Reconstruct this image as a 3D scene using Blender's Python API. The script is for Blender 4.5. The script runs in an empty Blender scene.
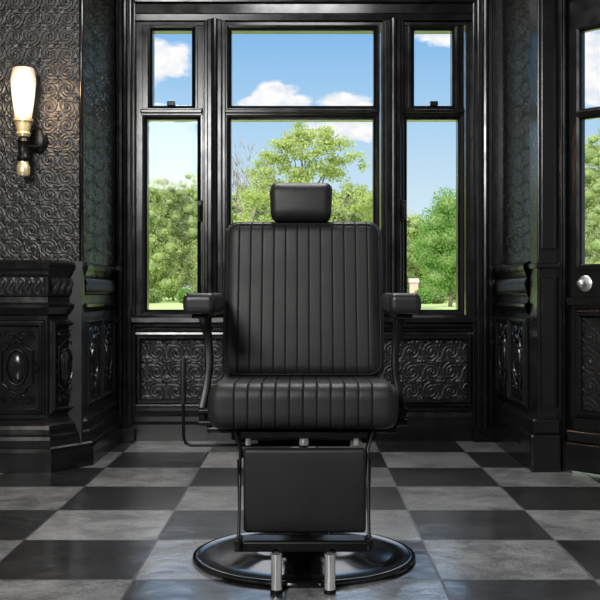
import bpy, bmesh, math, random
from mathutils import Vector, Matrix
import numpy as np
random.seed(7); np.random.seed(7)
S = bpy.context.scene
try:
    S.view_settings.view_transform='Standard'
except Exception: pass
COL = S.collection
def s2l(c):
    return tuple(((x/12.92) if x<=.04045 else ((x+.055)/1.055)**2.4) for x in c)
# ---------------------------------------------------------------- materials
class NT:
    def __init__(s,tree): s.t=tree; s.n=tree.nodes; s.l=tree.links
    def node(s,ty,**k):
        n=s.n.new(ty)
        for a,b in k.items(): setattr(n,a,b)
        return n
    def put(s,v,sock):
        if isinstance(v,bpy.types.NodeSocket): s.l.new(v,sock)
        else: sock.default_value=v
    def m(s,op,a,b=0.0,c=None):
        n=s.node('ShaderNodeMath',operation=op)
        s.put(a,n.inputs[0]); s.put(b,n.inputs[1])
        if c is not None: s.put(c,n.inputs[2])
        return n.outputs[0]
    def sstep(s,v,a,b,o0=0.0,o1=1.0):
        n=s.node('ShaderNodeMapRange',interpolation_type='SMOOTHSTEP')
        s.put(v,n.inputs[0]); n.inputs[1].default_value=a; n.inputs[2].default_value=b
        n.inputs[3].default_value=o0; n.inputs[4].default_value=o1
        return n.outputs[0]
    def mixc(s,f,a,b):
        n=s.node('ShaderNodeMix',data_type='RGBA')
        s.put(f,n.inputs[0]); s.put(a,n.inputs[6]); s.put(b,n.inputs[7])
        return n.outputs[2]
    def noise(s,vec,scale,detail=3,rough=.5,dist=0):
        n=s.node('ShaderNodeTexNoise'); s.l.new(vec,n.inputs['Vector'])
        n.inputs['Scale'].default_value=scale; n.inputs['Detail'].default_value=detail
        n.inputs['Roughness'].default_value=rough; n.inputs['Distortion'].default_value=dist
        return n.outputs['Fac']
    def bump(s,h,strength,dist):
        n=s.node('ShaderNodeBump'); s.put(h,n.inputs['Height'])
        n.inputs['Strength'].default_value=strength; n.inputs['Distance'].default_value=dist
        return n.outputs[0]
def newmat(name):
    m=bpy.data.materials.new(name); m.use_nodes=True
    t=NT(m.node_tree); b=m.node_tree.nodes['Principled BSDF']
    return m,t,b
def c4(c): return (c[0],c[1],c[2],1)
def basic(name,col,rough=.4,metal=0,var=.25,nscale=12,bump=.0,bscale=200,coat=0,spec=.5):
    m,t,b=newmat(name)
    tc=t.node('ShaderNodeTexCoord').outputs['Object']
    n=t.noise(tc,nscale,4)
    t.put(t.mixc(n,c4([x*(1-var) for x in col]),c4([x*(1+var) for x in col])),b.inputs['Base Color'])
    t.put(t.sstep(n,.25,.75,max(.02,rough-.05),rough+.05),b.inputs['Roughness'])
    b.inputs['Metallic'].default_value=metal
    b.inputs['Specular IOR Level'].default_value=spec
    if coat: b.inputs['Coat Weight'].default_value=coat; b.inputs['Coat Roughness'].default_value=.15
    if bump:
        t.put(t.bump(t.noise(tc,bscale,3),bump,.002),b.inputs['Normal'])
    return m
M_paint=basic('black_gloss_paint',(.0048,.0048,.0048),.21,bump=.10,bscale=40)
M_relief=basic('black_relief_paint',(.0075,.0075,.0075),.36,bump=.2,bscale=160,var=.35,spec=.42)
M_frame=basic('black_window_paint',(.0032,.0032,.0032),.20,spec=.40)
M_leather=basic('black_leather',(.0085,.0085,.0087),.50,bump=.3,bscale=420,nscale=9,spec=.34)
M_leather_arm=basic('black_arm_vinyl',(.010,.010,.0105),.40,bump=.2,bscale=300,spec=.42)
M_steel=basic('black_steel',(.004,.004,.004),.34,metal=0,bump=.05,spec=.2)
M_disc=basic('black_enamel',(.004,.004,.004),.12,nscale=6,spec=.5)
M_chrome=basic('chrome',(.93,.93,.93),.22,metal=.88,var=.04)
M_satin=basic('satin_nickel',(.60,.60,.60),.34,metal=.9,var=.03)
M_brass=basic('brass',(.92,.76,.46),.34,metal=.75,var=.08)
M_bark=basic('bark',(.16,.13,.09),.9,nscale=6)
M_twig=basic('grey_bark',(.26,.23,.20),.9,nscale=6)
M_plaster=basic('grey_plaster',(.12,.12,.12),.7)
M_plasterw=basic('pale_plaster',(.28,.28,.275),.7)
M_brick=basic('pale_brick',(.55,.38,.32),.8)
M_stitch=basic('leather_piping',(.009,.009,.0092),.5,spec=.3)

def floor_mat():
    m,t,b=newmat('checker_tile')
    tc=t.node('ShaderNodeTexCoord').outputs['Object']
    sp=t.node('ShaderNodeSeparateXYZ'); t.l.new(tc,sp.inputs[0])
    u=t.m('DIVIDE',t.m('ADD',sp.outputs[0],.455),.41)
    v=t.m('DIVIDE',t.m('SUBTRACT',sp.outputs[1],2.80),.446)
    fu=t.m('FLOOR',u); fv=t.m('FLOOR',v)
    chk=t.m('FLOORED_MODULO',t.m('ADD',fu,fv),2.0)
    a=t.m('FRACT',u); c=t.m('FRACT',v)
    ea=t.m('MINIMUM',a,t.m('SUBTRACT',1.0,a)); ec=t.m('MINIMUM',c,t.m('SUBTRACT',1.0,c))
    e=t.m('MINIMUM',ea,ec)
    grout=t.sstep(e,.005,.010,1,0)
    cb=t.node('ShaderNodeCombineXYZ'); t.l.new(fu,cb.inputs[0]); t.l.new(fv,cb.inputs[1])
    wn=t.node('ShaderNodeTexWhiteNoise'); t.l.new(cb.outputs[0],wn.inputs['Vector'])
    # vein field shifted per tile so each slab has its own marbling
    off=t.node('ShaderNodeVectorMath',operation='SCALE'); t.l.new(wn.outputs['Color'],off.inputs[0]); off.inputs['Scale'].default_value=9.0
    tv=t.node('ShaderNodeVectorMath',operation='ADD'); t.l.new(tc,tv.inputs[0]); t.l.new(off.outputs[0],tv.inputs[1]); tv=tv.outputs[0]
    n1=t.noise(tv,7,7,.65,.6); n2=t.noise(tc,120,4,.75)
    vein=t.sstep(t.m('ABSOLUTE',t.m('SUBTRACT',t.noise(tv,5,8,.72,2.0),.5)),0,.035,1,0)
    nl=t.m('ADD',t.m('MULTIPLY',n1,.50),t.m('ADD',t.m('MULTIPLY',n2,.50),t.m('MULTIPLY',t.m('SUBTRACT',wn.outputs['Value'],.5),.10)))
    light=t.mixc(t.sstep(nl,.36,.64),(.085,.085,.085,1),(.33,.33,.328,1))
    light=t.mixc(t.m('MULTIPLY',vein,.32),light,(.48,.48,.475,1))
    dark=t.mixc(t.sstep(nl,.40,.68),(.004,.004,.004,1),(.024,.024,.024,1))
    dark=t.mixc(t.m('MULTIPLY',vein,.30),dark,(.08,.08,.08,1))
    col=t.mixc(chk,light,dark)
    col=t.mixc(grout,col,(.010,.010,.010,1))
    t.put(col,b.inputs['Base Color'])
    rr=t.sstep(n1,.3,.7,.05,.16)
    t.put(t.m('ADD',rr,t.m('MULTIPLY',grout,.4)),b.inputs['Roughness'])
    b.inputs['Specular IOR Level'].default_value=.9
    b.inputs['Coat Weight'].default_value=.7
    b.inputs['Coat IOR'].default_value=1.6
    b.inputs['Coat Roughness'].default_value=.33
    h=t.m('ADD',t.m('MULTIPLY',t.noise(tc,10,2),.8),t.m('ADD',t.m('MULTIPLY',n2,.06),t.m('MULTIPLY',grout,-.4)))
    t.put(t.bump(h,.75,.006),b.inputs['Normal'])
    return m
M_floor=floor_mat()
def leaf_mat(name,a,b2,tr=.45):
    m=bpy.data.materials.new(name); m.use_nodes=True; t=NT(m.node_tree)
    m.node_tree.nodes.clear()
    g=t.node('ShaderNodeNewGeometry'); 
    col=t.mixc(g.outputs['Random Per Island'],c4(a),c4(b2))
    d=t.node('ShaderNodeBsdfDiffuse'); t.put(col,d.inputs[0])
    tl=t.node('ShaderNodeBsdfTranslucent'); t.put(col,tl.inputs[0])
    mx=t.node('ShaderNodeMixShader'); mx.inputs[0].default_value=tr
    t.l.new(d.outputs[0],mx.inputs[1]); t.l.new(tl.outputs[0],mx.inputs[2])
    o=t.node('ShaderNodeOutputMaterial'); t.l.new(mx.outputs[0],o.inputs[0])
    return m
M_leaf_y=leaf_mat('leaf_spring',(.34,.42,.13),(.50,.57,.23))
M_leaf_o=leaf_mat('leaf_olive',(.26,.32,.12),(.38,.43,.20))
M_leaf_g=leaf_mat('leaf_green',(.19,.28,.09),(.31,.40,.16))
M_leaf_d=leaf_mat('leaf_deep',(.13,.29,.06),(.24,.41,.11))
M_core=basic('inner_foliage',(.19,.26,.09),.95,nscale=4,var=.4)
M_grass=basic('grass',(.32,.42,.15),.95,var=.3,nscale=1.5)
def glass_mat():
    m=bpy.data.materials.new('window_glass'); m.use_nodes=True; t=NT(m.node_tree); m.node_tree.nodes.clear()
    tr=t.node('ShaderNodeBsdfTransparent'); gl=t.node('ShaderNodeBsdfGlossy'); gl.inputs['Roughness'].default_value=.02
    mx=t.node('ShaderNodeMixShader'); mx.inputs[0].default_value=.004
    t.l.new(tr.outputs[0],mx.inputs[1]); t.l.new(gl.outputs[0],mx.inputs[2])
    o=t.node('ShaderNodeOutputMaterial'); t.l.new(mx.outputs[0],o.inputs[0])
    return m
M_glass=glass_mat()
def shade_mat():
    m,t,b=newmat('frosted_lit_glass')
    tc=t.node('ShaderNodeTexCoord').outputs['Object']
    sp=t.node('ShaderNodeSeparateXYZ'); t.l.new(tc,sp.inputs[0])
    f=t.sstep(t.m('ABSOLUTE',t.m('SUBTRACT',sp.outputs[2],1.59)),0,.135,1,0)
    t.put(t.mixc(f,(.88,.58,.38,1),(1,.88,.68,1)),b.inputs['Emission Color'])
    t.put(t.m('ADD',t.m('MULTIPLY',f,.70),.40),b.inputs['Emission Strength'])
    b.inputs['Base Color'].default_value=(.35,.30,.25,1); b.inputs['Roughness'].default_value=.4
    return m
M_shade=shade_mat()

# ---------------------------------------------------------------- mesh helpers
def finish(name,bm,mats,parent=None,smooth=False,auto=None,kind=None,label=None,category=None,loc=None,recalc=True):
    if recalc: bmesh.ops.recalc_face_normals(bm,faces=bm.faces[:])
    me=bpy.data.meshes.new(name); bm.to_mesh(me); bm.free()
    if not isinstance(mats,(list,tuple)): mats=[mats]
    for x in mats: me.materials.append(x)
    ob=bpy.data.objects.new(name,me); COL.objects.link(ob)
    if smooth:
        me.polygons.foreach_set('use_smooth',[True]*len(me.polygons))
        if auto:
            try: me.set_sharp_from_angle(angle=math.radians(auto))
            except Exception: pass
    if parent: ob.parent=parent
    if kind: ob['kind']=kind
    if label: ob['label']=label
    if category: ob['category']=category
    return ob
def empty(name,loc,label,category,parent=None):
    o=bpy.data.objects.new(name,None); COL.objects.link(o); o.location=loc; o.empty_display_size=.1
    o['label']=label; o['category']=category
    return o
def box(bm,x0,x1,y0,y1,z0,z1,bev=0,seg=2,mi=0,M=None):
    r=bmesh.ops.create_cube(bm,size=1.0)
    vs=r['verts']
    for v in vs:
        v.co=Vector(((x0+x1)/2+v.co.x*(x1-x0),(y0+y1)/2+v.co.y*(y1-y0),(z0+z1)/2+v.co.z*(z1-z0)))
    fs=set(f for v in vs for f in v.link_faces)
    for f in fs: f.material_index=mi
    if bev>0:
        es=list(set(e for v in vs for e in v.link_edges))
        rr=bmesh.ops.bevel(bm,geom=es,offset=bev,segments=seg,affect='EDGES',profile=.5)
        vs=list(set(list(rr['verts'])+[v for v in vs if v.is_valid]))
        for f in rr['faces']: f.material_index=mi
    if M is not None:
        for v in vs: v.co=M@v.co
    return vs
def tube(bm,pts,r,n=10,closed=False,mi=0,caps=True):
    pts=[Vector(p) for p in pts]; N=len(pts); rings=[]
    rad=r if isinstance(r,(list,tuple)) else [r]*N
    up=None
    for i,p in enumerate(pts):
        if closed: d=(pts[(i+1)%N]-pts[i-1])
        else: d=(pts[min(i+1,N-1)]-pts[max(i-1,0)])
        d.normalize()
        if up is None:
            up=Vector((0,0,1)) if abs(d.z)<.9 else Vector((0,1,0))
        a=d.cross(up)
        if a.length<1e-4: a=d.cross(Vector((1,0,0)))
        a.normalize(); b=a.cross(d).normalized(); up=b
        rings.append([bm.verts.new(p+rad[i]*(math.cos(2*math.pi*k/n)*a+math.sin(2*math.pi*k/n)*b)) for k in range(n)])
    M=N if closed else N-1
    for i in range(M):
        A=rings[i]; B=rings[(i+1)%N]
        for k in range(n):
            f=bm.faces.new((A[k],A[(k+1)%n],B[(k+1)%n],B[k])); f.material_index=mi
    if caps and not closed:
        for R in (rings[0],rings[-1]):
            f=bm.faces.new(R); f.material_index=mi
def lathe(bm,prof,cx,cy,n=48,mi=0):
    rings=[]
    for r,z in prof:
        if r<1e-5: rings.append([bm.verts.new((cx,cy,z))])
        else: rings.append([bm.verts.new((cx+r*math.cos(2*math.pi*k/n),cy+r*math.sin(2*math.pi*k/n),z)) for k in range(n)])
    for A,B in zip(rings[:-1],rings[1:]):
        for k in range(n):
            k2=(k+1)%n
            if len(A)==1 and len(B)==1: continue
            if len(A)==1: f=bm.faces.new((A[0],B[k2],B[k]))
            elif len(B)==1: f=bm.faces.new((A[k],A[k2],B[0]))
            else: f=bm.faces.new((A[k],A[k2],B[k2],B[k]))
            f.material_index=mi
def sweep(bm,path,prof,mats=None):
    """moulding profile (offset,z) swept along plan path, mitred"""
    P=[Vector((p[0],p[1])) for p in path]; N=len(P); rows=[]
    for i in range(N):
        ns=[]
        if i>0: d=(P[i]-P[i-1]).normalized(); ns.append(Vector((d.y,-d.x)))
        if i<N-1: d=(P[i+1]-P[i]).normalized(); ns.append(Vector((d.y,-d.x)))
        if len(ns)==2:
            m=(ns[0]+ns[1]).normalized(); m=m/ m.dot(ns[0])
        else: m=ns[0]
        rows.append([bm.verts.new((P[i].x+m.x*o,P[i].y+m.y*o,z)) for o,z in prof])
    for i in range(N-1):
        for j in range(len(prof)-1):
            f=bm.faces.new((rows[i][j],rows[i+1][j],rows[i+1][j+1],rows[i][j+1]))
            if mats: f.material_index=mats.get(j,0)
def rectframe(bm,O,U,V,Nn,u0,u1,v0,v1,prof,mi=0,fill=None,fillh=0,closeprof=False):
    O,U,V,Nn=map(Vector,(O,U,V,Nn)); rows=[]
    for w,h in prof:
        rows.append([bm.verts.new(O+U*a+V*b+Nn*h) for a,b in ((u0-w,v0-w),(u1+w,v0-w),(u1+w,v1+w),(u0-w,v1+w))])
    L=list(zip(rows[:-1],rows[1:]))
    if closeprof: L.append((rows[-1],rows[0]))
    for A,B in L:
        for k in range(4):
            f=bm.faces.new((A[k],A[(k+1)%4],B[(k+1)%4],B[k])); f.material_index=mi
    if fill is not None:
        f=bm.faces.new([bm.verts.new(O+U*a+V*b+Nn*fillh) for a,b in ((u0,v0),(u1,v0),(u1,v1),(u0,v1))]); f.material_index=fill
def relief(bm,O,U,V,Nn,u0,u1,v0,v1,k,amp,step,mi=0,base=.0005,style=0,ku=None):
    """real carved relief: dense grid displaced by a regular ornamental pattern"""
    O,U,V,Nn=map(lambda q:np.array(q,float),(O,U,V,Nn))
    nu=max(2,int((u1-u0)/step)); nv=max(2,int((v1-v0)/step))
    uu=np.linspace(u0,u1,nu+1); vv=np.linspace(v0,v1,nv+1)
    A,B=np.meshgrid(uu,vv,indexing='ij'); a=A*(ku or k); b=B*k; tp=2*np.pi
    def st(x,w): 
        q=np.clip(1-np.abs(x)/w,0,1); return q*q*(3-2*q)
    def cell(a,b):
        px=(a%1)-.5; py=(b%1)-.5; return px,py,np.hypot(px,py),np.arctan2(py,px)
    def hand(a,b): return np.where((np.floor(a)+np.floor(b))%2==0,1.,-1.)
    if style==0 or style==2:
        # scrolling foliage: alternating-handed spirals with leaf tips and rosettes between
        px,py,r,th=cell(a,b); sg=hand(a,b); base_th=np.where((np.floor(b)%2)==0,0.,np.pi)
        sp_=st(np.sin((sg*(th+base_th)+r*17.0)/1.0),.62)*np.clip((.50-r)/.05,0,1)
        leaf=st(np.sin(3*th*sg+r*9),.35)*np.clip((r-.30)/.08,0,1)*np.clip((.56-r)/.06,0,1)
        boss=np.clip((.075-r)/.03,0,1)
        px2,py2,r2,th2=cell(a+.5,b+.5)
        ros=np.clip((.15+.055*np.cos(4*th2)-r2)/.045,0,1)*(.55+.45*np.abs(np.cos(2*th2)))
        lat=.55*st(np.abs(px2)+np.abs(py2)-.24,.035)
        h=np.maximum.reduce([.8*sp_,.7*leaf,boss,.95*ros,lat])
    else:
        g=np.sin(tp*a+1.5*np.sin(np.pi*(B-v0)/(v1-v0)*2))
        edge=np.sin(np.pi*(B-v0)/(v1-v0))
        h=np.clip(.5+.5*g,0,1)**.6*np.clip(edge*1.4,0,1)
        h=np.maximum(h,.8*st(np.sin(np.pi*a),.18)*edge)
    rng=np.random.rand(*h.shape)*.05
    h=(h+rng)*amp+base
    P=O+A[...,None]*U+B[...,None]*V+h[...,None]*Nn
    vs=[bm.verts.new(p) for p in P.reshape(-1,3)]
    w=nv+1
    for i in range(nu):
        for j in range(nv):
            f=bm.faces.new((vs[i*w+j],vs[(i+1)*w+j],vs[(i+1)*w+j+1],vs[i*w+j+1])); f.material_index=mi; f.smooth=True
def spiral(O,U,V,Nn,cx,cy,r0,turns,dirn,start,n=28):
    pts=[]
    for i in range(n):
        t=i/(n-1); a=start+dirn*turns*2*math.pi*t; r=r0*(1-.85*t)
        pts.append(Vector(O)+Vector(U)*(cx+r*math.cos(a))+Vector(V)*(cy+r*math.sin(a))+Vector(Nn)*.006)
    return pts
def ornament(bm,O,U,V,Nn,u0,u1,v0,v1,mi=0):
    """carved oval cartouche in a notched frame, with scrolls"""
    O,U,V,Nn=map(Vector,(O,U,V,Nn))
    w=u1-u0; h=v1-v0; cx=(u0+u1)/2; c=min(w,h)*.17
    a0=u0+w*.15; a1=u1-w*.15; b0=v0+h*.20; b1=v1-h*.20
    pts=[]
    def arc(px,py,s,e):
        for i in range(9):
            a=math.radians(s+(e-s)*i/8); pts.append((px+c*math.cos(a),py+c*math.sin(a)))
    arc(a0,b0,90,0); 
    pts.append((cx-w*.08,b0)); pts.append((cx,b0-h*.035)); pts.append((cx+w*.08,b0))
    arc(a1,b0,180,90); arc(a1,b1,270,180)
    pts.append((cx+w*.08,b1)); pts.append((cx,b1+h*.035)); pts.append((cx-w*.08,b1))
    arc(a0,b1,0,-90)
    ctr=(cx,(b0+b1)/2)
    def ring(s1,s2,hh): return [O+U*(ctr[0]+(p[0]-ctr[0])*s1)+V*(ctr[1]+(p[1]-ctr[1])*s2)+Nn*hh for p in pts]
    tube(bm,ring(1,1,.008),w*.030,8,closed=True,mi=mi)
    def oval(ra,rb,hh,n=32): return [O+U*(ctr[0]+ra*math.cos(2*math.pi*i/n))+V*(ctr[1]+rb*math.sin(2*math.pi*i/n))+Nn*hh for i in range(n)]
    ra,rb=w*.235,h*.215
    tube(bm,oval(ra,rb,.010),w*.030,8,closed=True,mi=mi)
    lev=[(1,.002),(.86,.010),(.62,.017),(.3,.021)]
    rows=[[bm.verts.new(p) for p in oval(ra*s,rb*s,hh)] for s,hh in lev]
    for A,B in zip(rows[:-1],rows[1:]):
        for i in range(32):
            j=(i+1)%32; f=bm.faces.new((A[i],A[j],B[j],B[i])); f.material_index=mi; f.smooth=True
    bm.faces.new(rows[-1]).material_index=mi
    for vy,sg in ((b1+h*.085,1),(b0-h*.085,-1)):
        for sx in (-1,1):
            tube(bm,spiral(O,U,V,Nn,cx+sx*w*.12,vy,w*.085,1.4,sx*sg,math.pi/2*sg*1.0),w*.020,6,mi=mi)
            tube(bm,spiral(O,U,V,Nn,cx+sx*w*.33,vy+sg*h*.01,w*.075,1.3,-sx*sg,0),w*.018,6,mi=mi)
            tube(bm,[O+U*(cx+sx*w*.02)+V*(vy+sg*h*.05)+Nn*.006,O+U*(cx+sx*w*.2)+V*(vy+sg*h*.06)+Nn*.008,O+U*(cx+sx*w*.4)+V*(vy+sg*h*.045)+Nn*.006],w*.016,6,mi=mi)
    for sx in (-1,1):
        tube(bm,spiral(O,U,V,Nn,cx+sx*w*.40,ctr[1]+h*.06,w*.05,1.2,-sx,0),w*.016,6,mi=mi)
        tube(bm,spiral(O,U,V,Nn,cx+sx*w*.40,ctr[1]-h*.06,w*.05,1.2,sx,0),w*.016,6,mi=mi)
def cushion(bm,W,A,B,R,r,chan=None,gd=.004,crown=0,M=None,mi=0,taper=0,nc=6,gw=.10,puff=.3):
    """rounded box, width along X, ring in (a=Z half A, b=Y half B); chan=(xmin,xmax,count)"""
    hw=W/2
    xs=[-hw+R*(1-math.cos(math.pi/2*i/8)) for i in range(9)]
    st=set(round(x,5) for x in xs)|set(round(-x,5) for x in xs)
    if chan:
        c0,c1,n=chan; p=(c1-c0)/n
        for k in range(n):
            for f in (0,.025,.055,.10,.22,.36,.5,.64,.78,.90,.945,.975): st.add(round(c0+(k+f)*p,5))
        st.add(round(c1,5))
        for f in (.025,.055,.10): st.add(round(c1+f*p,5)); st.add(round(c0-f*p,5))
    else:
        for k in range(-8,9): st.add(round(k/9*(hw-R),5))
    st=sorted(s for s in st if abs(s)<=hw+1e-6); rings=[]
    for x in st:
        ax=abs(x); ins=0
        if ax>hw-R:
            q=min(1,(ax-(hw-R))/R); ins=R*(1-math.sqrt(max(0,1-q*q)))
        g=0
        if chan and c0-.2*p<=x<=c1+.2*p:
            ph=((x-c0)/p)%1; dd=min(ph,1-ph)
            g=gd*max(0,1-dd/gw)**1.4
            if c0<=x<=c1: g+=gd*puff*(1-math.sin(math.pi*ph))
        cr=crown*(1-(x/hw)**2)
        a_=A-ins-g; b_=B-ins-g; rr=max(.002,min(r,a_-.001,b_-.001)-0)
        ring=[]
        for sa,sb,s0 in ((1,1,0),(-1,1,90),(-1,-1,180),(1,-1,270)):
            for i in range(nc+1):
                an=math.radians(s0+90*i/nc)
                ring.append((sa*(a_-rr)+rr*math.cos(an),sb*(b_-rr)+rr*math.sin(an)))
        full=[]
        for i in range(len(ring)):
            p0=ring[i]; p1=ring[(i+1)%len(ring)]; full.append(p0)
            if i%(nc+1)==nc:
                for f in (.15,.32,.5,.68,.85): full.append((p0[0]+(p1[0]-p0[0])*f,p0[1]+(p1[1]-p0[1])*f))
        out=[]
        for pa,pb in full:
            k=max(0,1-(pa/A)**2)
            pb2=pb+(math.copysign(cr*k,pb) if abs(pb)>b_*.5 else 0)
            xx=x*(1+taper*pa/A)
            v=Vector((xx,-pb2,pa))
            if M is not None: v=M@v
            out.append(v)
        rings.append(out)
    n=len(rings[0])
    V=[[bm.verts.new(p) for p in q] for q in rings]
    for Aq,Bq in zip(V[:-1],V[1:]):
        for k in range(n):
            f=bm.faces.new((Aq[k],Aq[(k+1)%n],Bq[(k+1)%n],Bq[k])); f.material_index=mi
    bm.faces.new(V[0]).material_index=mi; bm.faces.new(V[-1]).material_index=mi
X3,Y3,Z3=(1,0,0),(0,1,0),(0,0,1); NY=(0,-1,0); NXm=(-1,0,0)
# ---------------------------------------------------------------- room shell
CEIL=2.75; YW=5.44; XS=2.01
bm=bmesh.new()
def prism(bm,poly,z0,z1):
    a=[bm.verts.new((x,y,z0)) for x,y in poly]; b=[bm.verts.new((x,y,z1)) for x,y in poly]
    bm.faces.new(a); bm.faces.new(b)
    for i in range(len(poly)): j=(i+1)%len(poly); bm.faces.new((a[i],a[j],b[j],b[i]))
PLAN=[(-3.1,-2.1),(XS+.1,-2.1),(XS+.1,3.51),(1.155,4.57),(1.14,5.6),(-1.12,5.6),(-1.12,4.7),(-3.1,4.7)]
prism(bm,PLAN,-.06,0); finish('floor',bm,M_floor,kind='structure')
bm=bmesh.new(); prism(bm,PLAN,CEIL,CEIL+.1); finish('ceiling',bm,M_plaster,kind='structure')
ZS,ZT=.645,2.15
bm=bmesh.new()
box(bm,-1.12,1.14,YW,YW+.16,0,ZS); box(bm,-1.12,1.14,YW,YW+.16,ZT,CEIL)
for a,b in ((-1.12,-.84),(-.52,-.40),(.40,.52),(.84,1.14)): box(bm,a,b,YW,YW+.16,ZS,ZT)
finish('wall_back',bm,M_paint,kind='structure')
XL=-.975
bm=bmesh.new(); box(bm,-3.1,XL,4.6,4.7,0,CEIL); box(bm,-1.1,XL,4.7,YW,0,CEIL)
relief(bm,(0,4.6,0),X3,Z3,NY,-1.55,XL-.008,.9,2.3,13,.0050,.0030,1)
relief(bm,(XL,0,0),Y3,Z3,X3,4.61,5.36,.9,2.3,13,.0070,.005,1,ku=4.5)
finish('wall_left',bm,[M_relief,M_relief],kind='structure',recalc=False)
bm=bmesh.new(); box(bm,-3.1,-3.0,-2.1,4.6,0,CEIL); finish('wall_side',bm,M_plasterw,kind='structure')
bm=bmesh.new(); box(bm,-3.0,XS+.1,-2.1,-2.0,0,CEIL); finish('wall_front',bm,M_plasterw,kind='structure')
bm=bmesh.new(); box(bm,1.02,1.14,4.62,YW,0,CEIL)
relief(bm,(1.02,0,0),Y3,Z3,NXm,4.67,5.36,.9,2.3,13,.0070,.005,1,ku=4.5)
finish('wall_alcove',bm,[M_relief,M_relief],kind='structure',recalc=False)
bm=bmesh.new(); box(bm,XS,XS+.1,-2.0,3.51,0,CEIL); finish('wall_return',bm,M_plasterw,kind='structure')
# angled wall with the glazed door
ang=math.radians(48); qc,qs=math.cos(ang),math.sin(ang)
DO=Vector((1.09,4.53,0)); DU=Vector((qc,-qs,0)); DN=Vector((-qs,-qc,0))
DM=Matrix(((qc,qs,0,DO.x),(-qs,qc,0,DO.y),(0,0,1,0),(0,0,0,1)))
D0,D1,DZ=.045,.95,2.02
bm=bmesh.new()
box(bm,0,D0,0,.05,0,CEIL,M=DM); box(bm,D1,1.37,0,.05,0,CEIL,M=DM); box(bm,D0,D1,0,.05,DZ,CEIL,M=DM)
finish('wall_right',bm,M_paint,kind='structure')

# ---- wainscot mouldings
WP=[(.052,0),(.052,.085),(.049,.100),(.042,.107),(.042,.135),(.038,.150),(.031,.160),(.028,.180),(.024,.195),(.014,.205),(.008,.215),(0,.225),(0,.665),(.008,.672),(.014,.685),(.022,.70),(.022,.713),(.006,.722),(.004,.745),(.010,.752),(.010,.832),(.015,.842),(.020,.856),(.026,.868),(.027,.884),(.022,.894),(.0,.905),(-.12,.905)]
PF=[(0,-.004),(0,.010),(.006,.018),(.012,.018),(.016,.010),(.022,.008),(.028,.001)]
bm=bmesh.new()
CA=Vector((-1.10,4.5,0)); CB=Vector((-.985,4.67,0))
sweep(bm,[(-3,4.5),(CA.x,CA.y),(CB.x,CB.y),(-.985,5.44)],WP)
O=(0,4.499,0)
relief(bm,(0,4.490,0),X3,Z3,NY,-1.75,-1.11,.757,.828,26,.008,.004,1,style=1)
for a,b in ((-1.325,-1.135),(-1.58,-1.39),(-1.84,-1.65)):
    rectframe(bm,O,X3,Z3,NY,a,b,.27,.62,PF,0,fill=0,fillh=.001); ornament(bm,O,X3,Z3,NY,a,b,.27,.62)
U=(CB-CA); LC=U.length; U.normalize(); Nn=Vector((U.y,-U.x,0))
relief(bm,CA+Nn*.010,U,Z3,Nn,.01,LC-.01,.757,.828,26,.008,.004,1,style=1)
rectframe(bm,CA+Nn*.001,U,Z3,Nn,.04,LC-.04,.27,.62,PF,0,fill=0,fillh=.001); ornament(bm,CA+Nn*.002,U,Z3,Nn,.035,LC-.035,.27,.62)
relief(bm,(-.975,0,0),Y3,Z3,X3,4.68,5.38,.757,.828,26,.008,.004,1,style=1)
for a,b in ((4.73,5.02),(5.08,5.37)):
    rectframe(bm,(-.984,0,0),Y3,Z3,X3,a,b,.27,.62,PF,0,fill=0,fillh=.001); ornament(bm,(-.984,0,0),Y3,Z3,X3,a,b,.27,.62)
finish('trim_1',bm,[M_paint,M_relief],kind='structure')
bm=bmesh.new()
sweep(bm,[(1.0,5.44),(1.0,4.66)],[((o*.6 if z<.25 else o),z) for o,z in WP])
relief(bm,(.990,0,0),Y3,Z3,NXm,4.67,5.38,.757,.828,26,.008,.004,1,style=1)
for a,b in ((4.72,5.02),(5.08,5.38)):
    rectframe(bm,(.999,0,0),Y3,Z3,NXm,a,b,.27,.62,PF,0,fill=0,fillh=.001); ornament(bm,(.999,0,0),Y3,Z3,NXm,a,b,.27,.62)
finish('trim_2',bm,[M_paint,M_relief],kind='structure')
bm=bmesh.new()
box(bm,1.0,1.09,4.5,4.66,0,CEIL,.006)
box(bm,1.015,1.075,4.488,4.5,.95,CEIL-.1,.004); box(bm,1.015,1.075,4.488,4.5,.27,.83,.004)
box(bm,.964,1.095,4.46,4.68,0,.16,.01); box(bm,.975,1.093,4.47,4.68,.16,.225,.008)
box(bm,.988,1.093,4.482,4.67,.868,.892,.006)
finish('trim_3',bm,M_paint,kind='structure')
bm=bmesh.new(); tube(bm,[(XL,4.6,.905),(XL,4.6,CEIL)],.010,10); finish('trim_4',bm,M_paint,smooth=True,kind='structure')
bm=bmesh.new()
sweep(bm,[(-.95,YW),(.96,YW)],[(.045,0),(.045,.085),(.03,.10),(.03,.125),(.012,.145),(0,.15)])
finish('baseboard_back',bm,M_paint,kind='structure')
bm=bmesh.new()
for a,b in ((-.84,-.05),(.05,.84)):
    rectframe(bm,(0,YW-.001,0),X3,Z3,NY,a,b,.215,.52,[(0,.001),(0,.022),(.008,.034),(.018,.034),(.022,.022),(.028,.016),(.038,.014),(.046,.0)],0)
    relief(bm,(0,YW-.002,0),X3,Z3,NY,a,b,.215,.52,9.85,.0070,.0033,1)
finish('trim_5',bm,[M_paint,M_relief],kind='structure')
bm=bmesh.new()
sweep(bm,[(-.98,YW),(1.0,YW)],[(0,.575),(.02,.58),(.03,.59),(.03,.60),(.06,.612),(.065,.635),(.05,.648),(-.02,.65)])
finish('trim_6',bm,M_paint,kind='structure')
n=7
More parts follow.
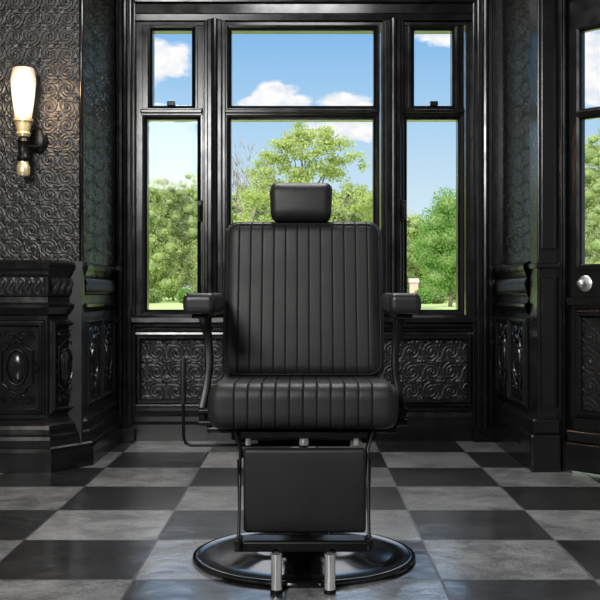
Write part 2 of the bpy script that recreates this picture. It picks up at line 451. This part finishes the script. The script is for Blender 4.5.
def post(x0,x1,z0,z1,ex=.05):
    global n
    bm=bmesh.new(); w=x1-x0
    box(bm,x0,x1,YW-ex*.5,YW,z0,z1,.004); box(bm,x0+w*.15,x1-w*.15,YW-ex,YW-ex*.5,z0,z1,.006)
    tube(bm,[((x0+x1)/2,YW-ex,z0),((x0+x1)/2,YW-ex,z1)],w*.16,12)
    box(bm,x0-.005,x1+.005,YW-ex-.02,YW,z0,z0+.07,.005)
    finish('trim_%d'%n,bm,M_frame,kind='structure'); n+=1
post(-.515,-.405,.65,2.17); post(.405,.515,.65,2.17)
post(-.965,-.87,0,CEIL,.07); post(.87,.985,0,CEIL,.07)
bm=bmesh.new()
sweep(bm,[(-.87,YW),(.87,YW)],[(0,2.165),(.02,2.17),(.025,2.20),(.03,2.205),(.03,2.25),(.045,2.26),(.05,2.29),(.02,2.31),(0,2.32)])
finish('trim_%d'%n,bm,M_frame,kind='structure'); n+=1
# ---- windows
def window(idx,a,b,upper):
    bm=bmesh.new()
    O=(0,YW,0)
    P=[(0,-.09),(0,-.02),(.010,-.012),(.010,.004),(.022,.010),(.03,.010),(.03,-.09)]
    a2,b2=a+.03,b-.03
    rectframe(bm,O,X3,Z3,NY,a2,b2,ZS+.03,1.662,P,closeprof=True)
    rectframe(bm,O,X3,Z3,NY,upper[0],upper[1],1.735,2.125,P,closeprof=True)
    for x0,x1 in ((a,upper[0]-.02),(upper[1]+.02,b)):
        if x1-x0>.012: box(bm,x0,x1,YW+.01,YW+.08,1.70,ZT)
    box(bm,a,b,YW-.012,YW+.09,1.68,1.72,.004)
    box(bm,a,b,YW-.03,YW,1.69,1.71,.006)
    w=finish('window_%d'%idx,bm,M_frame,kind='structure')
    bm=bmesh.new(); box(bm,a2-.005,b2+.005,YW+.045,YW+.049,ZS+.02,1.67); box(bm,upper[0]-.005,upper[1]+.005,YW+.045,YW+.049,1.73,2.13)
    finish('glass',bm,M_glass,parent=w)
    return w
w1=window(1,-.845,-.525,(-.787,-.583)); w2=window(2,-.41,.39,(-.377,.362)); w3=window(3,.505,.83,(.573,.77))
for w,x in ((w1,-.538),(w3,.518)):
    bm=bmesh.new(); box(bm,x-.012,x+.012,YW-.03,YW-.009,1.13,1.24,.004); tube(bm,[(x,YW-.03,1.21),(x,YW-.05,1.21),(x,YW-.055,1.14)],.007,8)
    finish('window_handle',bm,M_steel,parent=w)
for w,x in ((w1,-.685),(w3,.67)):
    bm=bmesh.new(); box(bm,x-.02,x+.02,YW-.04,YW-.01,1.725,1.75,.004); finish('window_latch',bm,M_steel,parent=w)
# ---- door (glazed, in the angled wall)
bm=bmesh.new(); O=DO-DN*.008
PD=[(0,-.03),(0,-.006),(.006,.0),(.006,.006),(.016,.010),(.022,.010),(.022,-.03)]
g0,g1=.116,.86
rectframe(bm,O,DU,Z3,DN,g0,g1,.885,1.497,PD,closeprof=True)
rectframe(bm,O,DU,Z3,DN,g0,g1,1.543,1.87,PD,closeprof=True)
y0,y1=.010,.042
box(bm,D0+.003,g0-.02,y0,y1,.01,DZ-.004,M=DM); box(bm,g1+.02,D1-.003,y0,y1,.01,DZ-.004,M=DM)
box(bm,g0-.02,g1+.02,y0,y1,1.885,DZ-.004,M=DM); box(bm,g0-.02,g1+.02,y0,y1,1.51,1.53,M=DM); box(bm,g0-.02,g1+.02,y0,y1,.01,.87,M=DM)
OF=DO-DN*.010
rectframe(bm,OF,DU,Z3,DN,.125,.84,.27,.66,[(0,.001),(0,.014),(.008,.026),(.018,.026),(.022,.012),(.032,.010),(.038,.001)],0)
relief(bm,OF,DU,Z3,DN,.125,.84,.27,.66,9.5,.006,.005,1)
box(bm,D0+.01,D1-.01,-.030,.01,.01,.13,.006,M=DM); box(bm,D0+.01,D1-.01,-.018,.01,.13,.18,.006,M=DM)
box(bm,D0+.01,D1-.01,-.010,.01,.71,.745,.004,M=DM)
d=finish('door_1',bm,[M_frame,M_relief],kind='structure')
bm=bmesh.new(); box(bm,g0-.005,g1+.005,.025,.028,.88,1.50,M=DM); box(bm,g0-.005,g1+.005,.025,.028,1.54,1.875,M=DM)
finish('glass',bm,M_glass,parent=d)
MR=Matrix.Translation(OF+DU*.137+Vector((0,0,.803)))@DM.to_3x3().to_4x4()@Matrix.Rotation(math.pi/2,4,'X')
bm=bmesh.new()
lathe(bm,[(0,0),(.033,0),(.034,.004),(.030,.007),(.010,.009),(.009,.018)]+[(.019*math.sin(math.radians(a)),.032-.016*math.cos(math.radians(a))) for a in range(28,181,8)],0,0,32)
for v in bm.verts: v.co=MR@v.co
finish('door_knob',bm,M_satin,parent=d,smooth=True,auto=60)
bm=bmesh.new()
for a,b in ((.004,D0+.006),(D1-.004,D1+.07)):
    box(bm,a,b,-.018,0,0,DZ+.07,.005,M=DM); box(bm,a+.008,b-.008,-.026,-.018,0,DZ+.07,.003,M=DM)
box(bm,.004,D1+.07,-.018,0,DZ,DZ+.07,.005,M=DM)
finish('trim_%d'%n,bm,M_frame,kind='structure'); n+=1
# ---------------------------------------------------------------- sconce
sc=empty('wall_sconce',(0,0,0),'lit wall sconce with frosted glass shade and brass fittings','wall lamp')
sx,sy=-1.203,4.50
bm=bmesh.new()
bx=-1.158
Mb=Matrix.Translation((bx,4.594,1.43))@Matrix.Rotation(math.pi/2,4,'X')@Matrix.Scale(1.5,4,(0,1,0))
lathe(bm,[(0,0),(.036,0),(.038,.006),(.032,.014),(.018,.018),(0,.02)],0,0,28)
for v in bm.verts: v.co=Mb@v.co
finish('backplate',bm,M_steel,parent=sc,smooth=True,auto=40)
bm=bmesh.new()
tube(bm,[(bx,4.58,1.40),(bx-.01,4.56,1.395),(sx+.01,4.51,1.39),(sx,sy,1.39)],.010,10)
lathe(bm,[(0,1.325),(.022,1.328),(.027,1.335),(.027,1.345),(.022,1.352),(.022,1.405),(.027,1.412),(.022,1.425),(.0,1.43)],sx,sy,24)
finish('arm',bm,M_steel,parent=sc,smooth=True,auto=40)
bm=bmesh.new(); lathe(bm,[(0,1.43),(.026,1.432),(.032,1.445),(.027,1.452),(.031,1.47),(.035,1.495),(.042,1.498),(.042,1.509),(0,1.510)],sx,sy,24); finish('cup',bm,M_brass,parent=sc,smooth=True,auto=40,label='polished brass cup')
bm=bmesh.new(); lathe(bm,[(0,1.262),(.024,1.264),(.028,1.272),(.028,1.305),(.022,1.315),(.022,1.325),(0,1.326)],sx,sy,20); finish('finial',bm,M_brass,parent=sc,smooth=True,auto=40,label='small brass finial')
bm=bmesh.new(); lathe(bm,[(.0,1.511),(.035,1.512),(.042,1.56),(.048,1.61),(.053,1.66),(.053,1.68),(.045,1.722),(.042,1.726),(.038,1.722),(.044,1.68),(.040,1.60),(0,1.53)],sx,sy,32); finish('lamp_shade',bm,M_shade,parent=sc,smooth=True,auto=50,label='glowing frosted glass shade')
L=bpy.data.lights.new('sconce_glow','POINT'); L.energy=8; L.color=(1,.64,.37); L.shadow_soft_size=.05
lo=bpy.data.objects.new('sconce_glow',L); COL.objects.link(lo); lo.parent=sc
lo.location=(sx+.01,sy-.14,1.62)
# ---------------------------------------------------------------- barber chair
CY=3.06
ch=empty('barber_chair',(0,CY,0),'black leather barber chair with channelled back, headrest and round pedestal base','chair')
ch.matrix_world=Matrix.Translation((0,CY,0))
def part(name,bm,mat,smooth=True,auto=45,parent=None,label=None):
    o=finish(name,bm,mat,smooth=smooth,auto=auto,label=label)
    o.parent=parent or ch
    bpy.context.view_layer.update()
    o.matrix_parent_inverse=(parent or ch).matrix_world.inverted()
    return o
BY=3.035
bm=bmesh.new()
lathe(bm,[(0,0.001),(.312,.001),(.319,.003),(.321,.008),(.319,.013),(.312,.016),(.302,.016),(.296,.014),(.25,.017),(.17,.024),(.10,.036),(.075,.05),(.07,.10),(0,.10)],0,BY,96)
part('base',bm,M_disc,auto=30)
bm=bmesh.new()
lathe(bm,[(0,.09),(.062,.09),(.062,.24),(.055,.25),(.0,.25)],0,BY,40,0)
part('pedestal_cover',bm,M_steel)
bm=bmesh.new(); lathe(bm,[(.0,.25),(.042,.25),(.042,.335),(0,.335)],0,BY,40)
part('hydraulic_column',bm,M_chrome,label='chrome hydraulic column')
bm=bmesh.new()
box(bm,-.13,.13,2.93,3.2,.335,.36,.004); 
for x in (-.17,.17): box(bm,x-.015,x+.015,2.82,3.24,.36,.388,.004)
for y in (2.90,3.18): box(bm,-.20,.20,y-.015,y+.015,.36,.388,.004)
for x,r_ in ((-.15,.008),(.0,.013),(.14,.008)): lathe(bm,[(0,.356),(r_,.356),(r_,.39),(0,.39)],x,2.82,16,1); 
box(bm,-.17,.17,2.800,2.830,.376,.394,.003)
part('seat_frame',bm,[M_steel,M_chrome],smooth=False)
# seat
bm=bmesh.new()
MS=Matrix.Translation((-.002,2.965,.460))@Matrix.Rotation(math.radians(-1.5),4,'X')
cushion(bm,.506,.061,.215,.034,.038,chan=(-.182,.182,10),gd=.0024,M=MS,puff=.12,gw=.07)
part('seat',bm,M_leather,auto=60)
# backrest
BT=math.radians(-7)
MB=Matrix.Translation((-.002,3.20,.743))@Matrix.Rotation(BT,4,'X')
bm=bmesh.new()
cushion(bm,.486,.241,.044,.042,.042,chan=(-.195,.195,11),gd=.0020,crown=.004,M=MB,taper=-.012,puff=.08,gw=.07)
pts=[]
hw,hh,rc=.231,.228,.036
for cx_,cz_,s0 in ((hw-rc,hh-rc,0),(-hw+rc,hh-rc,90),(-hw+rc,-hh+rc,180),(hw-rc,-hh+rc,270)):
    for i in range(7):
        a=math.radians(s0+15*i); xx=cx_+rc*math.cos(a); zz=cz_+rc*math.sin(a)
        pts.append(MB@Vector((xx*(1-.01*zz/.24),-.0345,zz)))
tube(bm,pts,.0016,8,closed=True,mi=1)
part('backrest',bm,[M_leather,M_stitch],auto=60)
bm=bmesh.new(); box(bm,-.2,.2,.043,.056,-.21,.21,.01,M=MB); 
for x in (-.12,.12): box(bm,x-.018,x+.018,3.12,3.24,.40,.43,.004)
part('back_shell',bm,M_steel,smooth=False)
bm=bmesh.new()
MH=Matrix.Translation((-.009,3.215,1.040))@Matrix.Rotation(math.radians(-6),4,'X')
cushion(bm,.188,.060,.038,.022,.030,crown=.006,M=MH,taper=.03)
hr=part('headrest',bm,M_leather,auto=60)
for x in (-.045,.027):
    bm=bmesh.new(); tube(bm,[(x,3.225,.93),(x,3.222,1.02)],.006,10)
    part('headrest_post',bm,M_chrome,parent=hr,label='chrome post')
# armrests
def smoothpath(P,k=6):
    out=[]
    for i in range(len(P)-1):
        p0=P[max(i-1,0)];p1=P[i];p2=P[i+1];p3=P[min(i+2,len(P)-1)]
        for j in range(k):
            t=j/k
            out.append(tuple(.5*((2*b)+(-a+c)*t+(2*a-5*b+4*c-d_)*t*t+(-a+3*b-3*c+d_)*t**3) for a,b,c,d_ in zip(p0,p1,p2,p3)))
    out.append(P[-1]); return out
for sgn,X0 in ((-1,-.281),(1,.271)):
    bm=bmesh.new()
    XI=X0-sgn*.014
    P=[(XI-sgn*.014,2.93,.388,.009,.020),(XI+sgn*.006,2.915,.405,.012,.026),(XI+sgn*.014,2.91,.44,.011,.026),(XI+sgn*.004,2.92,.50,.010,.018),(XI-sgn*.003,2.93,.56,.010,.017),(XI+sgn*.000,2.94,.62,.011,.019),(XI+sgn*.007,2.945,.67,.014,.026),(XI+sgn*.012,2.95,.702,.020,.04)]
    prev=None
    for x,yy,zz,wx,wy in smoothpath(P):
        ringv=[]
        for k in range(12):
            a=2*math.pi*k/12; ca,sa=math.cos(a),math.sin(a)
            ringv.append(bm.verts.new((x+wx*math.copysign(abs(ca)**.5,ca),yy+wy*math.copysign(abs(sa)**.5,sa),zz)))
        if prev:
            for k in range(12): bm.faces.new((prev[k],prev[(k+1)%12],ringv[(k+1)%12],ringv[k]))
        else: bm.faces.new(ringv)
        prev=ringv
    bm.faces.new(prev)
    box(bm,X0-.022,X0+.022,2.83,3.10,.695,.708,.004)
    for zz in (.408,.440):
        tube(bm,[(XI-.022,2.885,zz),(XI+.026*1,2.885,zz)],.009,12)
    box(bm,min(XI,sgn*.19),max(XI,sgn*.19),2.89,2.95,.378,.394,.004)
    ar=part('armrest',bm,M_steel,smooth=True,auto=40)
    bm=bmesh.new()
    Mp=Matrix.Translation((X0,2.965,.736))
    cushion(bm,.086,.028,.170,.016,.018,M=Mp)
    part('arm_pad',bm,M_leather_arm,parent=ar,auto=50)
# leg rest
bm=bmesh.new()
ML=Matrix.Translation((.002,2.76,.246))@Matrix.Rotation(math.radians(4),4,'X')
cushion(bm,.322,.112,.014,.010,.010,crown=.004,M=ML)
part('leg_rest',bm,M_leather,auto=50)
bm=bmesh.new()
for s in (-1,1):
    tube(bm,[(s*.185,2.80,.40),(s*.168,2.77,.355),(s*.168,2.745,.24),(s*.168,2.70,.125)],.0045,8)
    tube(bm,[(s*.18,2.86,.375),(s*.165,2.79,.33)],.006,8)
    box(bm,s*.168-.008,s*.168+.008,2.675,2.74,.108,.135,.003)
tube(bm,[(-.168,2.775,.345),(.168,2.775,.345)],.0045,8)
part('leg_rest_linkage',bm,M_steel)
bm=bmesh.new()
box(bm,-.178,.175,2.69,2.712,.100,.126,.004)
box(bm,-.165,.162,2.712,2.80,.108,.120,.004)
for s in (-1,1): box(bm,s*.072-.010,s*.072+.010,2.69,2.80,.094,.112,.003)
tube(bm,[(-.172,2.80,.11),(-.172,2.74,.33)],.003,6); tube(bm,[(.172,2.80,.11),(.172,2.74,.33)],.003,6)
ft=part('footrest',bm,M_steel,smooth=False)
for x in (-.070,.066):
    bm=bmesh.new(); lathe(bm,[(0,.010),(.014,.010),(.014,.100),(0,.100)],x,2.675,24)
    lg=part('footrest_leg',bm,M_chrome,parent=ft,label='short chrome leg')
    bm=bmesh.new(); lathe(bm,[(0,.0),(.016,.0),(.016,.009),(.012,.011),(0,.011)],x,2.675,24)
    part('leg_cap',bm,M_steel,parent=lg)
bm=bmesh.new()
tube(bm,[(-.10,3.05,.322),(-.20,3.05,.322),(-.33,3.05,.322),(-.343,3.05,.328),(-.35,3.05,.345),(-.351,3.05,.45)],.0048,10)
lv=part('pump_lever',bm,M_steel)
bm=bmesh.new(); lathe(bm,[(0,.44),(.008,.441),(.0095,.46),(.0085,.56),(.007,.578),(0,.582)],-.351,3.05,16)
part('lever_grip',bm,M_leather_arm,parent=lv)
# ---------------------------------------------------------------- outside
def gh(y):
    t=min(1,max(0,(y-8)/16)); t=t*t*(3-2*t); return -.10+.53*t
bm=bmesh.new()
ys=[5.63,7,8]+[8+i for i in range(1,17)]+[30,40,60,100,160]; xsn=[-70,-20,-8,0,8,20,70]
G=[[bm.verts.new((x,y,gh(y))) for x in xsn] for y in ys]
for i in range(len(ys)-1):
    for j in range(len(xsn)-1):
        bm.faces.new((G[i][j],G[i][j+1],G[i+1][j+1],G[i+1][j])).smooth=True
finish('ground_lawn',bm,M_grass,kind='structure')
bm=bmesh.new(); box(bm,XS+.15,70,-20,5.625,-.16,-.10); finish('ground_side',bm,M_grass,kind='structure')
def leaves(blobs,count,size,shell=.45):
    blobs=np.array(blobs,float)
    vol=blobs[:,3]*blobs[:,4]*blobs[:,5]; pr=vol**.75; pr/=pr.sum()
    idx=np.random.choice(len(blobs),count,p=pr)
    d=np.random.normal(size=(count,3)); d/=np.linalg.norm(d,axis=1)[:,None]
    rr=shell+(1.18-shell)*np.random.rand(count)**.8
    C=blobs[idx,:3]+d*rr[:,None]*blobs[idx,3:6]
    C[:,2]=np.maximum(C[:,2],.03)
    a=np.random.normal(size=(count,3)); a/=np.linalg.norm(a,axis=1)[:,None]
    b=np.cross(a,np.random.normal(size=(count,3))); b/=np.linalg.norm(b,axis=1)[:,None]
    s=size*(.6+.8*np.random.rand(count))[:,None]
    V=np.stack([C-a*s,C+b*s*.6,C+a*s,C-b*s*.6],1).reshape(-1,3)
    me=bpy.data.meshes.new('foliage')
    me.from_pydata(V.tolist(),[],np.arange(count*4).reshape(-1,4).tolist())
    return me
def branching(bm,p,d,l,r,depth,spread=.5):
    q=p+d*l+Vector((random.uniform(-.05,.05),random.uniform(-.05,.05),0))*l
    tube(bm,[p,(p+q)/2+Vector((random.uniform(-.04,.04),0,0))*l,q],[r,r*.85,r*.65],5 if depth<3 else 7)
    if depth==0: return
    for k in range(random.choice((2,3))):
        nd=(d+Vector((random.uniform(-spread,spread),random.uniform(-spread,spread),random.uniform(-.05,.25)))).normalized()
        branching(bm,q,nd,l*random.uniform(.6,.85),r*.62,depth-1,spread)
def tree(name,x,y,H,blobs,count,size,mat,core=True,label='',trunkr=.12,branches=6,shell=.45,cat='tree',bare=0):
    """blobs are given with absolute heights, x relative to trunk"""
    z0=gh(y); e=empty(name,(0,0,0),label,cat); e.location=(x,y,z0)
    blobs=[(b[0],b[1],b[2]-z0)+tuple(b[3:]) for b in blobs]
    if count:
        me=leaves(blobs,count,size,shell); me.materials.append(mat)
        fo=bpy.data.objects.new('foliage',me); COL.objects.link(fo); fo.parent=e
    bm=bmesh.new()
    if core:
        for bl in blobs:
            r=bmesh.ops.create_icosphere(bm,subdivisions=2,radius=1)
            for v in r['verts']:
                k=.60+.12*random.random()
                v.co=Vector((bl[0]+v.co.x*bl[3]*k,bl[1]+v.co.y*bl[4]*k,max(.02,bl[2]+v.co.z*bl[5]*k)))
        finish('inner_foliage',bm,M_core,parent=e,smooth=True)
        bm=bmesh.new()
    if bare:
        branching(bm,Vector((0,0,0)),Vector((0,0,1)),H*.30,trunkr,6,.42)
        finish('trunk',bm,mat,parent=e,smooth=True)
    elif H>0:
        tube(bm,[(0,0,-.02),(.03,0,H*.3),(-.04,0,H*.6),(0,0,H*.95)],[trunkr,trunkr*.8,trunkr*.5,trunkr*.12],8)
        for i in range(branches):
            z=H*(.3+.5*i/max(1,branches)); cand=[b for b in blobs if b[2]>z+.15] or blobs
            bl=random.choice(cand)
            q=Vector((bl[0]*.9,bl[1]*.9,bl[2]))
            p=Vector((0,0,z)); mid=(p+q)/2+Vector((0,0,-.06))
            tube(bm,[p,mid,q],[trunkr*.35,trunkr*.22,trunkr*.05],6)
        finish('trunk',bm,M_bark,parent=e,smooth=True)
    else: bm.free()
    return e
def px(x,y,d): return ((x-304)/1050*d,.767+(292-y)/1050*d)
def mkblobs(pts,d,ry=.8):
    out=[]
    for x,y,rx,rz in pts:
        X,Z=px(x,y,d); out.append((X,0,Z,rx/1050*d,rx/1050*d*ry,rz/1050*d))
    return out
d=20; cx0=px(308,0,d)[0]
pts=[]
for i in range(120):
    t=random.random()**.7; y=126+112*t; w=16+72*t**.6
    pts.append((312+random.uniform(-1,1)*w,y+random.uniform(0,6),random.uniform(7,14),random.uniform(4,8)))
pts+= [(298,124,9,5),(305,134,14,8),(322,138,14,7),(286,146,14,7)]
B=mkblobs(pts,d,1)
B=[(b[0]-cx0,random.uniform(-.6,.6))+b[2:] for b in B]
tree('spring_tree',cx0,d,2.9,B,23000,.027,M_leaf_y,core=False,label='young tree with light yellow-green spring leaves on the lawn',trunkr=.07,branches=24,shell=.0)
random.seed(21)
cx0=px(244,0,26)[0]
tree('bare_tree',cx0,26,3.6,[],0,0,M_twig,core=False,label='bare grey tree with thin leafless branches',trunkr=.06,bare=1)
random.seed(9)
d=24; cx0=px(450,0,d)[0]
B=mkblobs([(448,205,16,16),(438,222,18,15),(460,220,22,18),(434,240,20,16),(450,238,26,18),(467,244,24,18),(430,256,16,15),(450,260,26,18),(470,266,20,18),(438,276,18,14),(460,280,20,14)],d,1)
B=[(b[0]-cx0,)+b[1:] for b in B]
tree('round_tree',cx0,d,1.0,B,22000,.026,M_leaf_d,label='dense round deep green tree beside low shrubs',trunkr=.05)
lab='leafy green tree in a distant row beyond the lawn'
def wood(x,top,d,wpx,mat,dens=14000):
    cx0=px(x,0,d)[0]; g=gh(d); Zt=px(0,top,d)[1]-g; R=wpx/1050*d
    B=[]
    for i in range(36):
        t=(i+.5)/36; z=Zt*(.08+.87*t); rr=R*random.uniform(.20,.36)*(1.15-.5*t)
        a=i*2.4+random.random(); o=min(R-rr,R*.75*(1.15-t*.8))
        B.append((math.cos(a)*o,math.sin(a)*o,min(z,Zt-rr*.7)+g,rr,rr,rr*.8))
    for i in range(6): B.append((0,0,Zt*(.17+.13*i)+g,R*.42,R*.42,R*.42))
    return tree('tree',cx0,d,Zt*.8,B,dens,.034,mat,label=lab,branches=5,shell=.5,trunkr=.05)
xs=[64,92,120,147,173,199,225,251,277,303,329,355,381,407,433,459,485,511,537,563,589,615,641,667]
tp=[180,172,176,170,174,168,188,180,186,190,186,178,190,210,220,205,190,180,165,140,122,120,118,125]
mt=[0,1,2,1,2,1,2,2,1,2,1,2,0,1,2,1,0,2,1,2,1,2,1,2]
for i,(x,tpp,k) in enumerate(zip(xs,tp,mt)):
    o=wood(x,tpp,(34,38.5,43.5)[i%3],36,[M_leaf_g,M_leaf_y,M_leaf_o][k]); o['group']='row of trees beyond the lawn'
for xx,mat,dd in ((422,M_leaf_d,29),(436,M_leaf_g,29.6),(152,M_leaf_g,31),(186,M_leaf_d,31)):
    d=dd; cx0=px(xx,0,d)[0]; g=gh(d)
    B=[(random.uniform(-.12,.12),random.uniform(-.08,.08),.20+g,.20,.2,.20) for _ in range(4)]
    o=tree('shrub',cx0,d,0,B,2500,.03,mat,label='low clipped green shrub on the lawn',cat='shrub'); o['group']='low shrubs on the lawn'
bm=bmesh.new(); X,Z=px(415,276,31); g=gh(31); w=.12
box(bm,X-w,X+w,31.2,31.5,g,g+.62)
V=[bm.verts.new(v) for v in ((X-w-.03,31.16,g+.62),(X+w+.03,31.16,g+.62),(X+w+.03,31.54,g+.62),(X-w-.03,31.54,g+.62),(X-w-.03,31.35,g+.74),(X+w+.03,31.35,g+.74))]
for f in ((0,1,5,4),(2,3,4,5),(0,4,3),(1,2,5),(0,3,2,1)): bm.faces.new([V[i] for i in f])
finish('garden_shed',bm,M_brick,label='small pale red brick shed among the trees',category='building')
# ---------------------------------------------------------------- lights
def area(name,loc,tgt,size,e,col=(1,1,1)):
    L=bpy.data.lights.new(name,'AREA'); L.size=size; L.energy=e; L.color=col
    o=bpy.data.objects.new(name,L); COL.objects.link(o); o.location=loc
    o.rotation_euler=(Vector(tgt)-Vector(loc)).to_track_quat('-Z','Y').to_euler(); return o
area('added_room_fill',(-1.3,-.3,2.35),(0,4,.4),1.0,175,(1,.99,.97))  # added soft fill high behind the camera, no lamp there; brightens chair and panelling
area('added_overhead_fill',(0,3.9,2.68),(0,4.0,0),.7,50,(1,1,1))  # added overhead fill without a fixture, out of view; lifts walls and floor
sun=bpy.data.lights.new('sun','SUN'); sun.energy=4.6; sun.angle=.01; sun.color=(1,.96,.88)
so=bpy.data.objects.new('sun',sun); COL.objects.link(so)
so.rotation_euler=Vector((.35,.75,-.55)).to_track_quat('-Z','Y').to_euler()
# world
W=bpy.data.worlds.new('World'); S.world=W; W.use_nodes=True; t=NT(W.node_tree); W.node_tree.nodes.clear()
tc=t.node('ShaderNodeTexCoord').outputs['Generated']
sp=t.node('ShaderNodeSeparateXYZ'); t.l.new(tc,sp.inputs[0])
yy=t.m('MAXIMUM',sp.outputs[1],.08)
u=t.m('DIVIDE',sp.outputs[0],yy); v=t.m('DIVIDE',sp.outputs[2],yy)
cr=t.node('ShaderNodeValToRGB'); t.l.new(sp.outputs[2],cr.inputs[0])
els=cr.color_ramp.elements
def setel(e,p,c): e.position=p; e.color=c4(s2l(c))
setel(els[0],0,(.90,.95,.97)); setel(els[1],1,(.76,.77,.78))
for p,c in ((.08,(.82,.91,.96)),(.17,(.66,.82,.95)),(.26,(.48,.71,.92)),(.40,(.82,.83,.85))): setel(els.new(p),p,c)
cb=t.node('ShaderNodeCombineXYZ'); t.l.new(u,cb.inputs[0]); t.l.new(t.m('MULTIPLY',v,1.5),cb.inputs[1])
ns=t.noise(cb.outputs[0],36,8,.55)
m=None
for x,y,rx,ry in ((275,94,24,14),(258,103,22,8),(292,101,20,8),(343,101,26,9),(362,106,14,6),(345,130,52,14),(165,60,28,24),(438,36,22,10),(596,65,34,50)):
    a=t.m('DIVIDE',t.m('SUBTRACT',u,(x-304)/1050),rx/1050); b=t.m('DIVIDE',t.m('SUBTRACT',v,(292-y)/1050),ry/1050)
    q_=t.m('SUBTRACT',1.0,t.m('SQRT',t.m('ADD',t.m('MULTIPLY',a,a),t.m('MULTIPLY',b,b))))
    m=q_ if m is None else t.m('MAXIMUM',m,q_)
m=t.m('ADD',t.m('MAXIMUM',m,-1.0),t.m('MULTIPLY',t.m('SUBTRACT',ns,.5),1.8))
cl=t.sstep(m,-.08,.34)
ns2=t.noise(cb.outputs[0],44,4,.5)
cc=t.mixc(t.sstep(ns2,.35,.6),(.80,.85,.92,1),(1,1,1,1))
col=t.mixc(cl,cr.outputs[0],cc)
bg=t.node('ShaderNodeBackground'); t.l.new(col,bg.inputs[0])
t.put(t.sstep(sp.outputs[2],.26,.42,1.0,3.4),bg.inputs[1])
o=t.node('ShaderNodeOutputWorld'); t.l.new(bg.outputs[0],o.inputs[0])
# camera
cam=bpy.data.cameras.new('camera'); co=bpy.data.objects.new('camera',cam); COL.objects.link(co)
co.location=(0,0,.767); co.rotation_euler=(math.pi/2,0,0)
cam.sensor_width=36; cam.lens=1050/600*36; cam.shift_x=-4/600; cam.shift_y=-8/600
cam.clip_start=.05; cam.clip_end=500
S.camera=co
